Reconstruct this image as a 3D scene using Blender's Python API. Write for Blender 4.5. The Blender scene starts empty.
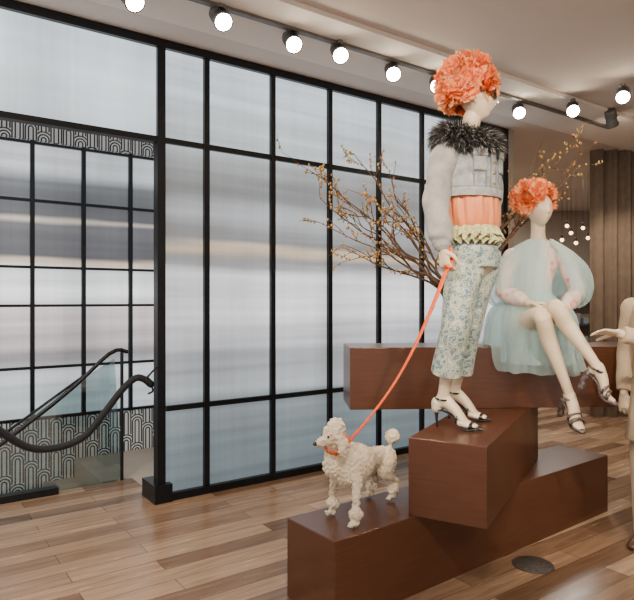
import bpy, bmesh, math, random
from mathutils import Vector, Matrix, noise
random.seed(4)
H = 1.45      # eye height (m)
FL = 600.0
Z = Vector((0, 0, 1))
def S(u, v, d):
    """image pixel u, v at estimated depth d, back-projected through the camera -> metres"""
    return Vector(((u-317)*d/FL, d, H-(v-300)*d/FL))

# ------------------------------------------------------------------ materials
def newmat(name):
    m = bpy.data.materials.new(name); m.use_nodes = True
    nt = m.node_tree; b = nt.nodes['Principled BSDF']
    return m, nt, b
def mat(name, c, rough=.5, metal=0, var=.12, scale=20, bump=0, bscale=None, coat=0, sheen=0):
    m, nt, b = newmat(name)
    tc = nt.nodes.new('ShaderNodeTexCoord')
    n = nt.nodes.new('ShaderNodeTexNoise'); n.inputs['Scale'].default_value = scale; n.inputs['Detail'].default_value = 4
    nt.links.new(tc.outputs['Object'], n.inputs['Vector'])
    r = nt.nodes.new('ShaderNodeValToRGB')
    r.color_ramp.elements[0].position = .3; r.color_ramp.elements[1].position = .7
    r.color_ramp.elements[0].color = (*[max(0, x*(1-var)) for x in c], 1)
    r.color_ramp.elements[1].color = (*[min(1, x*(1+var)) for x in c], 1)
    nt.links.new(n.outputs['Fac'], r.inputs['Fac']); nt.links.new(r.outputs['Color'], b.inputs['Base Color'])
    b.inputs['Roughness'].default_value = rough; b.inputs['Metallic'].default_value = metal
    b.inputs['Coat Weight'].default_value = coat; b.inputs['Sheen Weight'].default_value = sheen
    if bump:
        n2 = nt.nodes.new('ShaderNodeTexNoise'); n2.inputs['Scale'].default_value = bscale or scale*4
        nt.links.new(tc.outputs['Object'], n2.inputs['Vector'])
        bp = nt.nodes.new('ShaderNodeBump'); bp.inputs['Strength'].default_value = bump; bp.inputs['Distance'].default_value = .01
        nt.links.new(n2.outputs['Fac'], bp.inputs['Height']); nt.links.new(bp.outputs['Normal'], b.inputs['Normal'])
    return m
def island_mat(name, stops, rough=.6, transl=0):
    m, nt, b = newmat(name)
    g = nt.nodes.new('ShaderNodeNewGeometry'); r = nt.nodes.new('ShaderNodeValToRGB')
    while len(r.color_ramp.elements) < len(stops): r.color_ramp.elements.new(.5)
    for e, (p, c) in zip(r.color_ramp.elements, stops): e.position = p; e.color = (*c, 1)
    nt.links.new(g.outputs['Random Per Island'], r.inputs['Fac']); nt.links.new(r.outputs['Color'], b.inputs['Base Color'])
    b.inputs['Roughness'].default_value = rough
    if transl:
        t = nt.nodes.new('ShaderNodeBsdfTranslucent'); mx = nt.nodes.new('ShaderNodeMixShader'); mx.inputs[0].default_value = transl
        nt.links.new(r.outputs['Color'], t.inputs['Color']); nt.links.new(b.outputs[0], mx.inputs[1]); nt.links.new(t.outputs[0], mx.inputs[2])
        nt.links.new(mx.outputs[0], nt.nodes['Material Output'].inputs['Surface'])
    return m
def emis(name, c, s):
    m, nt, b = newmat(name); b.inputs['Base Color'].default_value = (*c, 1)
    b.inputs['Emission Color'].default_value = (*c, 1); b.inputs['Emission Strength'].default_value = s
    return m
def math_node(nt, op, a, b=None, c=None):
    n = nt.nodes.new('ShaderNodeMath'); n.operation = op
    for i, v in enumerate((a, b, c)):
        if v is None: continue
        if isinstance(v, (int, float)): n.inputs[i].default_value = v
        else: nt.links.new(v, n.inputs[i])
    return n.outputs[0]
def frosted(name, stops, strength, wob=.35, seed=0., streak=.5):
    """frosted glass: blurred street light painted in as emission, banded by height"""
    m, nt, b = newmat(name)
    tc = nt.nodes.new('ShaderNodeTexCoord')
    def nz(scale3, sc, det, off):
        mp = nt.nodes.new('ShaderNodeMapping'); mp.inputs['Scale'].default_value = scale3; mp.inputs['Location'].default_value = (seed+off, seed, seed)
        nt.links.new(tc.outputs['Object'], mp.inputs['Vector'])
        n = nt.nodes.new('ShaderNodeTexNoise'); n.inputs['Scale'].default_value = sc; n.inputs['Detail'].default_value = det; n.inputs['Roughness'].default_value = .5
        nt.links.new(mp.outputs[0], n.inputs['Vector']); return n.outputs['Fac']
    n1 = nz((.35, .35, 3), 1.6, 3, 0)
    sp = nt.nodes.new('ShaderNodeSeparateXYZ'); nt.links.new(tc.outputs['Object'], sp.inputs[0])
    w = math_node(nt, 'MULTIPLY_ADD', n1, wob, -wob/2)
    z = math_node(nt, 'ADD', sp.outputs['Z'], w); z = math_node(nt, 'DIVIDE', z, 3.3)
    r = nt.nodes.new('ShaderNodeValToRGB'); r.color_ramp.interpolation = 'EASE'
    while len(r.color_ramp.elements) < len(stops): r.color_ramp.elements.new(.5)
    for e, (p, c) in zip(r.color_ramp.elements, stops): e.position = p/3.3; e.color = (*c, 1)
    nt.links.new(z, r.inputs['Fac'])
    b.inputs['Base Color'].default_value = (.07, .075, .08, 1); b.inputs['Roughness'].default_value = .3
    nt.links.new(r.outputs['Color'], b.inputs['Emission Color'])
    n2 = nz((.25, .25, 9), 1.5, 4, 7); n3 = nz((1.3, 1.3, .3), 1.5, 2, 3); n4 = nz((30, 30, .3), 1.0, 2, 1)
    st = math_node(nt, 'MULTIPLY_ADD', n2, 2*streak, 1-streak)
    st = math_node(nt, 'MULTIPLY', st, math_node(nt, 'MULTIPLY_ADD', n3, .9, .55))
    st = math_node(nt, 'MULTIPLY', st, math_node(nt, 'MULTIPLY_ADD', n4, .24, .88))
    st = math_node(nt, 'MULTIPLY', st, strength)
    nt.links.new(st, b.inputs['Emission Strength'])
    return m

M_black = mat('black_metal', (.008, .010, .013), .38, .3)
M_skin = mat('mannequin_ivory', (.76, .62, .45), .36, 0, .03, 6)
def laminate():
    m = mat('brown_laminate', (.115, .042, .022), .30, 0, .12, 3)
    nt = m.node_tree; b = nt.nodes['Principled BSDF']
    tc = nt.nodes.new('ShaderNodeTexCoord'); mp = nt.nodes.new('ShaderNodeMapping'); mp.inputs['Scale'].default_value = (3, 3, 40)
    n = nt.nodes.new('ShaderNodeTexNoise'); n.inputs['Scale'].default_value = 2; n.inputs['Detail'].default_value = 5
    nt.links.new(tc.outputs['Object'], mp.inputs[0]); nt.links.new(mp.outputs[0], n.inputs['Vector'])
    r = nt.nodes.new('ShaderNodeValToRGB'); r.color_ramp.elements[0].position = .3; r.color_ramp.elements[1].position = .7
    r.color_ramp.elements[0].color = (.078, .028, .014, 1); r.color_ramp.elements[1].color = (.100, .037, .018, 1)
    nt.links.new(n.outputs['Fac'], r.inputs['Fac']); nt.links.new(r.outputs['Color'], b.inputs['Base Color'])
    return m
M_block = laminate()
M_ceil = mat('ceiling_paint', (.72, .635, .565), .8, 0, .03, 1)
M_soff = mat('soffit_paint', (.86, .79, .72), .8, 0, .03, 1)
M_wall = mat('taupe_paint', (.42, .36, .31), .8, 0, .05, 2)
M_white = mat('white_plaster', (.75, .76, .76), .5)
M_denim = mat('pale_denim', (.36, .385, .405), .85, 0, .30, 26, .5, 260)
M_sleeve = mat('stone_denim_sleeve', (.375, .365, .355), .85, 0, .20, 18, .4, 220)
M_seam = mat('denim_seam', (.20, .22, .24), .8)
M_coral = mat('peach_satin', (.84, .27, .11), .38, 0, .12, 8)
M_lace = mat('lime_lace', (.58, .56, .30), .8, 0, .35, 70, .6, 150)
M_leash = mat('orange_leash', (.76, .095, .0), .5)
M_blackshoe = mat('black_patent', (.012, .012, .014), .2, coat=.5)
M_creamshoe = mat('cream_leather', (.75, .66, .52), .4)
M_sandal = mat('mottled_sandal', (.14, .11, .105), .3, .4, .7, 60)
M_poodle = mat('cream_curls', (.80, .68, .51), .95, 0, .12, 40, .7, 130)
M_gold = mat('brass_button', (.6, .42, .18), .3, 1)
M_wicker = mat('wicker', (.22, .14, .06), .7, 0, .5, 60, .5, 120)
M_bark = mat('bark', (.12, .068, .04), .8, 0, .3, 30)
M_bud = island_mat('branch_buds', [(0, (.45, .18, .03)), (.35, (.60, .36, .08)), (.7, (.42, .34, .10)), (1, (.65, .16, .04))])
M_petal = island_mat('orange_petals', [(0, (.86, .17, .04)), (.35, (1, .29, .08)), (.7, (1, .44, .17)), (1, (1, .64, .38))], .55, .3)
M_fur = island_mat('dark_fur', [(0, (.006, .006, .007)), (.5, (.02, .02, .022)), (.8, (.07, .07, .07)), (1, (.50, .48, .45))], .6)
M_cream = mat('cream_wool', (.56, .44, .31), .9, 0, .08, 10, .3, 150)
M_hat = mat('dark_felt', (.02, .017, .02), .8)
M_brownshoe = mat('brown_leather', (.09, .045, .028), .35)
M_curtain = mat('brown_curtain', (.20, .15, .11), .9, 0, .10, 12)
M_rope = mat('black_velvet', (.008, .008, .012), .75, sheen=.1)
M_lamp = emis('lamp_lens', (1, .84, .62), 80)
M_bulb = emis('warm_bulb', (1, .62, .3), 6)
M_lampbody = mat('lamp_body', (.16, .15, .14), .45, .3)
M_grille = mat('dark_grille', (.08, .07, .065), .6, .3, .5, 90)
M_lens = mat('sunglass_lens', (.01, .01, .012), .08, coat=1)

def printed(name, st, scale, warp=.03, rough=.6):
    m, nt, b = newmat(name)
    tc = nt.nodes.new('ShaderNodeTexCoord')
    v = nt.nodes.new('ShaderNodeTexVoronoi'); v.inputs['Scale'].default_value = scale
    n = nt.nodes.new('ShaderNodeTexNoise'); n.inputs['Scale'].default_value = scale*.9; n.inputs['Detail'].default_value = 5
    mp = nt.nodes.new('ShaderNodeVectorMath'); mp.operation = 'ADD'
    sc = nt.nodes.new('ShaderNodeVectorMath'); sc.operation = 'SCALE'; sc.inputs['Scale'].default_value = warp
    nt.links.new(tc.outputs['Object'], n.inputs['Vector']); nt.links.new(n.outputs['Color'], sc.inputs[0])
    nt.links.new(tc.outputs['Object'], mp.inputs[0]); nt.links.new(sc.outputs[0], mp.inputs[1]); nt.links.new(mp.outputs[0], v.inputs['Vector'])
    r = nt.nodes.new('ShaderNodeValToRGB')
    while len(r.color_ramp.elements) < len(st): r.color_ramp.elements.new(.5)
    for e, (p, c) in zip(r.color_ramp.elements, st): e.position = p; e.color = (*c, 1)
    nt.links.new(v.outputs['Distance'], r.inputs['Fac']); nt.links.new(r.outputs['Color'], b.inputs['Base Color'])
    b.inputs['Roughness'].default_value = rough
    return m
M_floral = printed('floral_print', [(0, (.66, .65, .50)), (.16, (.44, .48, .40)), (.30, (.08, .16, .23)), (.42, (.20, .31, .33)), (.54, (.60, .60, .50)), (.68, (.24, .34, .26)), (.8, (.64, .65, .56))], 34, .04)
M_blouse = printed('pink_floral_blouse', [(0, (.75, .16, .14)), (.2, (.80, .38, .32)), (.4, (.78, .62, .56)), (1, (.80, .70, .64))], 22)
def organza():
    m, nt, b = newmat('aqua_organza')
    tc = nt.nodes.new('ShaderNodeTexCoord'); n = nt.nodes.new('ShaderNodeTexNoise'); n.inputs['Scale'].default_value = 9
    nt.links.new(tc.outputs['Object'], n.inputs['Vector'])
    r = nt.nodes.new('ShaderNodeValToRGB')
    r.color_ramp.elements[0].color = (.58, .85, .87, 1); r.color_ramp.elements[1].color = (.78, .95, .96, 1)
    nt.links.new(n.outputs['Fac'], r.inputs['Fac']); nt.links.new(r.outputs['Color'], b.inputs['Base Color'])
    b.inputs['Roughness'].default_value = .35
    t = nt.nodes.new('ShaderNodeBsdfTranslucent'); nt.links.new(r.outputs['Color'], t.inputs['Color'])
    a = nt.nodes.new('ShaderNodeMixShader'); a.inputs[0].default_value = .35
    nt.links.new(b.outputs[0], a.inputs[1]); nt.links.new(t.outputs[0], a.inputs[2])
    lw = nt.nodes.new('ShaderNodeLayerWeight'); lw.inputs['Blend'].default_value = .45
    f = math_node(nt, 'MULTIPLY_ADD', lw.outputs['Facing'], .6, .30)
    tr = nt.nodes.new('ShaderNodeBsdfTransparent'); tr.inputs['Color'].default_value = (.95, 1, 1, 1)
    mx = nt.nodes.new('ShaderNodeMixShader'); nt.links.new(f, mx.inputs[0]); nt.links.new(tr.outputs[0], mx.inputs[1]); nt.links.new(a.outputs[0], mx.inputs[2])
    nt.links.new(mx.outputs[0], nt.nodes['Material Output'].inputs['Surface'])
    return m
M_organza = organza()
def clearglass():
    m, nt, b = newmat('balustrade_glass')
    tr = nt.nodes.new('ShaderNodeBsdfTransparent'); tr.inputs['Color'].default_value = (.70, .78, .78, 1)
    g = nt.nodes.new('ShaderNodeBsdfGlossy'); g.inputs['Roughness'].default_value = .03
    mx = nt.nodes.new('ShaderNodeMixShader'); mx.inputs[0].default_value = .12
    nt.links.new(tr.outputs[0], mx.inputs[1]); nt.links.new(g.outputs[0], mx.inputs[2]); nt.links.new(mx.outputs[0], nt.nodes['Material Output'].inputs['Surface'])
    return m
M_glass = clearglass()

# wall frame
A0 = Vector((-1.102, 4.35, 0)); ANG = math.atan2(.578, .816)
WD = Vector((math.cos(ANG), math.sin(ANG), 0)); WN = Vector((-math.sin(ANG), math.cos(ANG), 0))
def W(t, o, z): return A0+WD*t+WN*o+Z*z
def tA(px, o=0):
    a = (px-317)/FL; B = A0+WN*o
    return (a*B.y-B.x)/(WD.x-a*WD.y)

def planks():
    m, nt, b = newmat('oak_planks')
    tc = nt.nodes.new('ShaderNodeTexCoord')
    mp = nt.nodes.new('ShaderNodeMapping'); mp.inputs['Rotation'].default_value = (0, 0, -ANG)
    nt.links.new(tc.outputs['Object'], mp.inputs['Vector'])
    br = nt.nodes.new('ShaderNodeTexBrick'); br.offset = .37; br.offset_frequency = 2
    br.inputs['Color1'].default_value = (0, 0, 0, 1); br.inputs['Color2'].default_value = (1, 1, 1, 1); br.inputs['Mortar'].default_value = (.5, .5, .5, 1)
    br.inputs['Scale'].default_value = 1; br.inputs['Mortar Size'].default_value = .0018; br.inputs['Brick Width'].default_value = 1.2; br.inputs['Row Height'].default_value = .135
    br.inputs['Bias'].default_value = 0
    nt.links.new(mp.outputs[0], br.inputs['Vector'])
    r = nt.nodes.new('ShaderNodeValToRGB'); st = [(0, (.16, .092, .055)), (.3, (.27, .168, .105)), (.65, (.38, .25, .16)), (1, (.52, .37, .25))]
    while len(r.color_ramp.elements) < 4: r.color_ramp.elements.new(.5)
    for e, (p, c) in zip(r.color_ramp.elements, st): e.position = p; e.color = (*c, 1)
    nt.links.new(br.outputs['Color'], r.inputs['Fac'])
    mp2 = nt.nodes.new('ShaderNodeMapping'); mp2.inputs['Rotation'].default_value = (0, 0, -ANG)
    nt.links.new(tc.outputs['Object'], mp2.inputs['Vector'])
    sc = nt.nodes.new('ShaderNodeVectorMath'); sc.operation = 'MULTIPLY'; sc.inputs[1].default_value = (1.2, 13, 1)
    nt.links.new(mp2.outputs[0], sc.inputs[0])
    n = nt.nodes.new('ShaderNodeTexNoise'); n.inputs['Scale'].default_value = 2.2; n.inputs['Detail'].default_value = 6; n.inputs['Distortion'].default_value = .8
    nt.links.new(sc.outputs[0], n.inputs['Vector'])
    g = nt.nodes.new('ShaderNodeValToRGB'); g.color_ramp.elements[0].position = .3; g.color_ramp.elements[1].position = .68
    g.color_ramp.elements[0].color = (.66, .64, .62, 1); g.color_ramp.elements[1].color = (1.08, 1.08, 1.08, 1)
    nt.links.new(n.outputs['Fac'], g.inputs['Fac'])
    mx = nt.nodes.new('ShaderNodeMix'); mx.data_type = 'RGBA'; mx.blend_type = 'MULTIPLY'; mx.inputs[0].default_value = 1
    nt.links.new(r.outputs['Color'], mx.inputs[6]); nt.links.new(g.outputs['Color'], mx.inputs[7])
    mx2 = nt.nodes.new('ShaderNodeMix'); mx2.data_type = 'RGBA'; mx2.inputs[7].default_value = (.05, .03, .02, 1)
    nt.links.new(br.outputs['Fac'], mx2.inputs[0]); nt.links.new(mx.outputs[2], mx2.inputs[6])
    nt.links.new(mx2.outputs[2], b.inputs['Base Color'])
    rr = math_node(nt, 'MULTIPLY_ADD', n.outputs['Fac'], .2, .14); nt.links.new(rr, b.inputs['Roughness'])
    bp = nt.nodes.new('ShaderNodeBump'); bp.inputs['Strength'].default_value = .12; bp.inputs['Distance'].default_value = .005
    nt.links.new(n.outputs['Fac'], bp.inputs['Height']); nt.links.new(bp.outputs[0], b.inputs['Normal'])
    return m
M_floor = planks()
def arches():
    m, nt, b = newmat('arch_wallpaper')
    tc = nt.nodes.new('ShaderNodeTexCoord')
    mp = nt.nodes.new('ShaderNodeMapping'); mp.inputs['Rotation'].default_value = (0, 0, -ANG)
    nt.links.new(tc.outputs['Object'], mp.inputs['Vector'])
    sp = nt.nodes.new('ShaderNodeSeparateXYZ'); nt.links.new(mp.outputs[0], sp.inputs[0])
    x = math_node(nt, 'DIVIDE', sp.outputs['X'], .105); col = math_node(nt, 'FLOOR', x)
    u = math_node(nt, 'SUBTRACT', math_node(nt, 'FRACT', x), .5)
    zz = math_node(nt, 'DIVIDE', sp.outputs['Z'], .105); zz = math_node(nt, 'MULTIPLY_ADD', col, .83, zz)
    v = math_node(nt, 'SUBTRACT', math_node(nt, 'MULTIPLY', math_node(nt, 'FRACT', math_node(nt, 'DIVIDE', zz, 2.6)), 2.6), 1.9)
    vp = math_node(nt, 'MAXIMUM', v, 0)
    d = math_node(nt, 'SQRT', math_node(nt, 'ADD', math_node(nt, 'MULTIPLY', u, u), math_node(nt, 'MULTIPLY', vp, vp)))
    s = math_node(nt, 'SINE', math_node(nt, 'MULTIPLY', d, 26))
    r = nt.nodes.new('ShaderNodeValToRGB'); r.color_ramp.elements[0].position = .42; r.color_ramp.elements[1].position = .58
    r.color_ramp.elements[0].color = (.02, .022, .025, 1); r.color_ramp.elements[1].color = (.80, .82, .82, 1)
    nt.links.new(math_node(nt, 'MULTIPLY_ADD', s, .5, .5), r.inputs['Fac']); nt.links.new(r.outputs['Color'], b.inputs['Base Color'])
    b.inputs['Roughness'].default_value = .7
    return m
M_arch = arches()

# ------------------------------------------------------------------ mesh helpers
def link(o): bpy.context.scene.collection.objects.link(o)
def empty(name, loc=(0, 0, 0)):
    e = bpy.data.objects.new(name, None); e.location = loc; e.empty_display_size = .1; link(e); return e
def finish(name, bm, mats, parent=None, smooth=True):
    bmesh.ops.recalc_face_normals(bm, faces=bm.faces[:])
    me = bpy.data.meshes.new(name); bm.to_mesh(me); bm.free()
    if smooth:
        for p in me.polygons: p.use_smooth = True
    for m in (mats if isinstance(mats, (list, tuple)) else [mats]): me.materials.append(m)
    o = bpy.data.objects.new(name, me); link(o)
    if parent:
        o.parent = parent; o.matrix_parent_inverse = Matrix.Translation(-Vector(parent.location))
    return o
def fuse(o, vox=.006, it=3):
    r = o.modifiers.new('fuse', 'REMESH'); r.mode = 'VOXEL'; r.voxel_size = vox; r.use_smooth_shade = True
    if it:
        s = o.modifiers.new('soft', 'SMOOTH'); s.factor = .5; s.iterations = it
    return o
def cr(p0, p1, p2, p3, t):
    return .5*((2*p1)+(p2-p0)*t+(2*p0-5*p1+4*p2-p3)*t*t+(3*p1-p0-3*p2+p3)*t**3)
def spline(pts, sub):
    """pts: list of tuples (Vector, ra, rb)"""
    n = len(pts); out = []
    for i in range(n-1):
        a, b, c, d = pts[max(i-1, 0)], pts[i], pts[i+1], pts[min(i+2, n-1)]
        for k in range(sub):
            t = k/sub
            out.append((cr(a[0], b[0], c[0], d[0], t), max(.0005, cr(a[1], b[1], c[1], d[1], t)), max(.0005, cr(a[2], b[2], c[2], d[2], t))))
    out.append(tuple(pts[-1])); return out
def loft(bm, pts, side=None, seg=16, sub=4, rnd=True, fn=None, cap=True, mi=0):
    pts = [(Vector(p[0]), p[1], p[2] if len(p) > 2 else p[1]) for p in pts]
    R = spline(pts, sub); n = len(R); rings = []
    T = [(R[min(i+1, n-1)][0]-R[max(i-1, 0)][0]).normalized() for i in range(n)]
    sd = Vector(side) if side is not None else T[0].orthogonal()
    def ring(c, ra, rb, a, b, u):
        vs = []
        for k in range(seg):
            th = 2*math.pi*k/seg; f = fn(th, u) if fn else 1
            vs.append(bm.verts.new(c+(a*math.cos(th)*ra+b*math.sin(th)*rb)*f))
        return vs
    for i, (c, ra, rb) in enumerate(R):
        a = sd-T[i]*sd.dot(T[i])
        if a.length < 1e-4: a = T[i].orthogonal()
        a.normalize()
        if side is None: sd = a
        b = T[i].cross(a)
        u = i/(n-1)
        if i == 0 and rnd and cap:
            for q in (1.35, .9, .45):
                rr = min(ra, rb)*math.sin(q); rings.append(ring(c-T[i]*rr, ra*math.cos(q), rb*math.cos(q), a, b, 0))
        rings.append(ring(c, ra, rb, a, b, u))
        if i == n-1 and rnd and cap:
            for q in (.45, .9, 1.35):
                rr = min(ra, rb)*math.sin(q); rings.append(ring(c+T[i]*rr, ra*math.cos(q), rb*math.cos(q), a, b, 1))
    for A, B in zip(rings[:-1], rings[1:]):
        for k in range(seg):
            f = bm.faces.new((A[k], A[(k+1) % seg], B[(k+1) % seg], B[k])); f.material_index = mi
    if cap:
        bm.faces.new(rings[0]).material_index = mi; bm.faces.new(rings[-1]).material_index = mi
def ball(bm, c, r, sub=3, sc=(1, 1, 1), mi=0):
    g = bmesh.ops.create_icosphere(bm, subdivisions=sub, radius=r)
    for v in g['verts']: v.co = Vector((v.co.x*sc[0], v.co.y*sc[1], v.co.z*sc[2]))+Vector(c)
    for v in g['verts']:
        for f in v.link_faces: f.material_index = mi
def hexa(bm, P, mi=0):
    """P: 4 bottom + 4 top"""
    v = [bm.verts.new(p) for p in P]
    for q in ((0, 1, 2, 3), (4, 5, 6, 7), (0, 1, 5, 4), (1, 2, 6, 5), (2, 3, 7, 6), (3, 0, 4, 7)):
        bm.faces.new([v[i] for i in q]).material_index = mi
def wbox(bm, t0, t1, o0, o1, z0, z1, mi=0):
    hexa(bm, [W(t0, o0, z0), W(t1, o0, z0), W(t1, o1, z0), W(t0, o1, z0), W(t0, o0, z1), W(t1, o0, z1), W(t1, o1, z1), W(t0, o1, z1)], mi)
def box(bm, c, sx, sy, sz, mi=0, rot=0):
    c = Vector(c); a = Vector((math.cos(rot), math.sin(rot), 0))*sx/2; b = Vector((-math.sin(rot), math.cos(rot), 0))*sy/2; h = Z*sz/2
    hexa(bm, [c-a-b-h, c+a-b-h, c+a+b-h, c-a+b-h, c-a-b+h, c+a-b+h, c+a+b+h, c-a+b+h], mi)

# ------------------------------------------------------------------ room shell
bm = bmesh.new()
wbox(bm, -6, 16, -10, .06, -.08, 0)
wbox(bm, -6, -.02, .06, .66, -.08, 0)
wbox(bm, 3.95, 16, .06, 9, -.08, 0)
finish('floor', bm, M_floor, smooth=False)
CZ = 3.32
bm = bmesh.new(); box(bm, (1.5, 5, CZ+.06), 20, 20, .12)
finish('ceiling', bm, M_ceil, smooth=False)
# lighter soffit band carrying the spotlights
bm = bmesh.new(); wbox(bm, -6, 9, -1.05, -.38, CZ-.035, CZ-.001)
finish('trim_1', bm, M_soff, smooth=False)
bm = bmesh.new(); wbox(bm, -4, 4.6, -.81, -.77, CZ-.055, CZ-.036)
finish('lighting_track', bm, M_lampbody, smooth=False)

TEND = tA(503)
stopsA = [(0, (.12, .16, .18)), (.35, (.16, .205, .225)), (.66, (.23, .27, .29)), (.72, (.42, .46, .48)), (.95, (.40, .42, .44)), (1.15, (.60, .61, .64)), (1.38, (1.05, 1.05, 1.09)), (1.62, (.92, .92, .95)), (1.76, (.33, .33, .335)), (1.84, (.80, .63, .46)), (1.92, (.28, .28, .285)), (2.12, (.46, .48, .50)), (2.3, (.26, .27, .275)), (2.5, (.33, .345, .35)), (2.66, (.62, .68, .71)), (3.1, (.76, .84, .90))]
M_frostA = frosted('frosted_glass_street', stopsA, 1.15, .20, 0, .45)
stopsB = [(0, (.36, .42, .44)), (.6, (.46, .51, .53)), (.80, (.60, .62, .64)), (.95, (.27, .25, .26)), (1.05, (.56, .49, .49)), (1.35, (.72, .62, .63)), (1.5, (1.05, 1.07, 1.1)), (1.72, (.76, .77, .79)), (1.80, (.72, .58, .44)), (1.86, (.09, .09, .10)), (2.14, (.13, .13, .14)), (2.18, (.50, .43, .36)), (2.22, (.09, .092, .10)), (2.50, (.12, .125, .135)), (2.62, (.50, .53, .56)), (3.1, (.60, .64, .66))]
M_frostB = frosted('frosted_glass_stair', stopsB, 1.35, .13, 3., .4)
M_frostTop = frosted('frosted_glass_sky', [(2.6, (.66, .73, .78)), (3.0, (.78, .86, .92)), (3.3, (.66, .73, .78))], 1.4, .2, 5., .15)

win = empty('window_1', W(2, 0, 0))
verts_px = [205, 271, 328, 377, 420, 460]
bm = bmesh.new()
def vbar(t, w=.045, z0=0, z1=CZ): wbox(bm, t-w/2, t+w/2, -.04, .04, z0, z1)
for p in verts_px: vbar(tA(p), .042, .0, CZ-.002)
vbar(0-.04, .06, 0, CZ-.002); vbar(TEND, .08, 0, CZ-.002)
wbox(bm, -5, TEND, -.045, .045, 3.26, CZ-.001)
wbox(bm, -5, TEND, -.036, .036, 2.58, 2.62)
wbox(bm, 0, TEND, -.036, .036, .647, .685)
wbox(bm, 0, TEND, -.05, .05, 0, .055)
o = finish('mullions', bm, M_black, win, False)
bm = bmesh.new(); wbox(bm, -.01, TEND, -.008, .008, .05, 3.27)
finish('frosted_panes', bm, M_frostA, win, False)
bm = bmesh.new(); wbox(bm, -5, -.07, -.008, .008, 2.61, 3.27)
finish('upper_pane', bm, M_frostTop, win, False)

# stairwell facade
BO = 1.6
win2 = empty('window_2', W(-1, BO, 1))
bm = bmesh.new()
tb = [tA(p, BO) for p in (32, 84, 130)]; dt = (tb[2]-tb[0])/2
ts = [tb[0]+dt*k for k in range(-10, 6)]
for t in ts: wbox(bm, t-.018, t+.018, BO-.03, BO+.03, .385, 2.86)
for z in (.40, .85, 1.40, 1.74, 2.33, 2.84): wbox(bm, ts[0], ts[-1], BO-.026, BO+.026, z-.012, z+.012)
finish('mullions', bm, M_black, win2, False)
bm = bmesh.new(); wbox(bm, ts[0], ts[-1], BO+.005, BO+.015, .385, 2.86)
finish('frosted_panes', bm, M_frostB, win2, False)
bm = bmesh.new(); wbox(bm, ts[0], ts[-1], BO-.02, BO+.1, 2.862, CZ); wbox(bm, ts[0], ts[-1], BO-.02, BO+.1, -2, .383)
finish('wall_stairwell', bm, M_arch, smooth=False)
bm = bmesh.new(); wbox(bm, 1.5, 1.6, .06, BO-.03, -2, CZ)
finish('wall_stair_end', bm, M_white, smooth=False)

# stair: steps going down to the left
st = empty('staircase', W(-.8, 1, 0))
bm = bmesh.new()
for k in range(9):
    wbox(bm, -.25-.27*(k+1), -.25-.27*k, .70, BO-.03, -.17*(k+1)-.5, -.17*(k+1))
wbox(bm, -.25, -.02, .70, BO-.03, -.5, 0)
wbox(bm, -.02, 1.49, .10, BO-.03, -.3, 0)
finish('steps', bm, M_wall, st, False)
bm = bmesh.new(); wbox(bm, -5, -.6, .58, .66, 0.001, .05)
finish('kerb', bm, M_black, st, False)
g0 = [(-.10, .02), (-.62, -.25), (-1.9, -1.1), (-1.9, -.25), (-.62, .70), (-.16, .98)]
bm = bmesh.new()
a = [bm.verts.new(W(t, .675, z)) for t, z in g0]; b2 = [bm.verts.new(W(t, .69, z)) for t, z in g0]
bm.faces.new(a); bm.faces.new(b2[::-1])
for i in range(6): bm.faces.new((a[i], a[(i+1) % 6], b2[(i+1) % 6], b2[i]))
finish('glass_balustrade', bm, M_glass, st, False)
bm = bmesh.new()
loft(bm, [(W(-.06, .68, 1.03), .016), (W(-.2, .68, 1.02), .016), (W(-.62, .68, .66), .016), (W(-1.9, .68, -.25), .016)], seg=8)
loft(bm, [(W(-.15, 1.45, .80), .012), (W(-.62, 1.45, .48), .012), (W(-1.9, 1.45, -.4), .012)], seg=8)
loft(bm, [(W(-.10, .68, 0), .014), (W(-.10, .68, 1.02), .014)], seg=8)
finish('handrail', bm, M_black, st)
bm = bmesh.new(); wbox(bm, -.10, .03, -.07, .20, 0.001, .13); finish('newel_base', bm, M_black, st, False)

# velvet rope
rp = empty('rope_barrier', W(-1, -.1, .7))
bm = bmesh.new()
rpts = [(-70, 395, 3.55), (-30, 408, 3.62), (0, 431, 3.70), (30, 448, 3.8), (60, 447, 3.9), (85, 436, 3.98), (105, 412, 4.05), (122, 390, 4.12), (136, 378, 4.18), (146, 380, 4.22)]
loft(bm, [(S(*p), .024) for p in rpts], seg=10, sub=5)
finish('rope', bm, M_rope, rp)
bm = bmesh.new()
e = S(146, 380, 4.22); loft(bm, [(e, .027), (e+Vector((.03, .01, -.03)), .027)], seg=10); loft(bm, [(e+Vector((.03, .01, -.03)), .007), (e+Vector((.04, .03, -.08)), .007), (e+Vector((.01, .03, -.10)), .007)], seg=6)
loft(bm, [(e+Vector((.0, .0, .01)), .008), (W(-.08, -.04, .97), .008)], seg=6)
q = S(-70, 395, 3.55); loft(bm, [((q.x, q.y, 0.02), .022), ((q.x, q.y, q.z+.05), .022)], seg=12); loft(bm, [((q.x, q.y, 0.0), .15), ((q.x, q.y, .02), .15)], seg=20, rnd=False)
finish('stanchion_and_hook', bm, M_black, rp)

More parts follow.
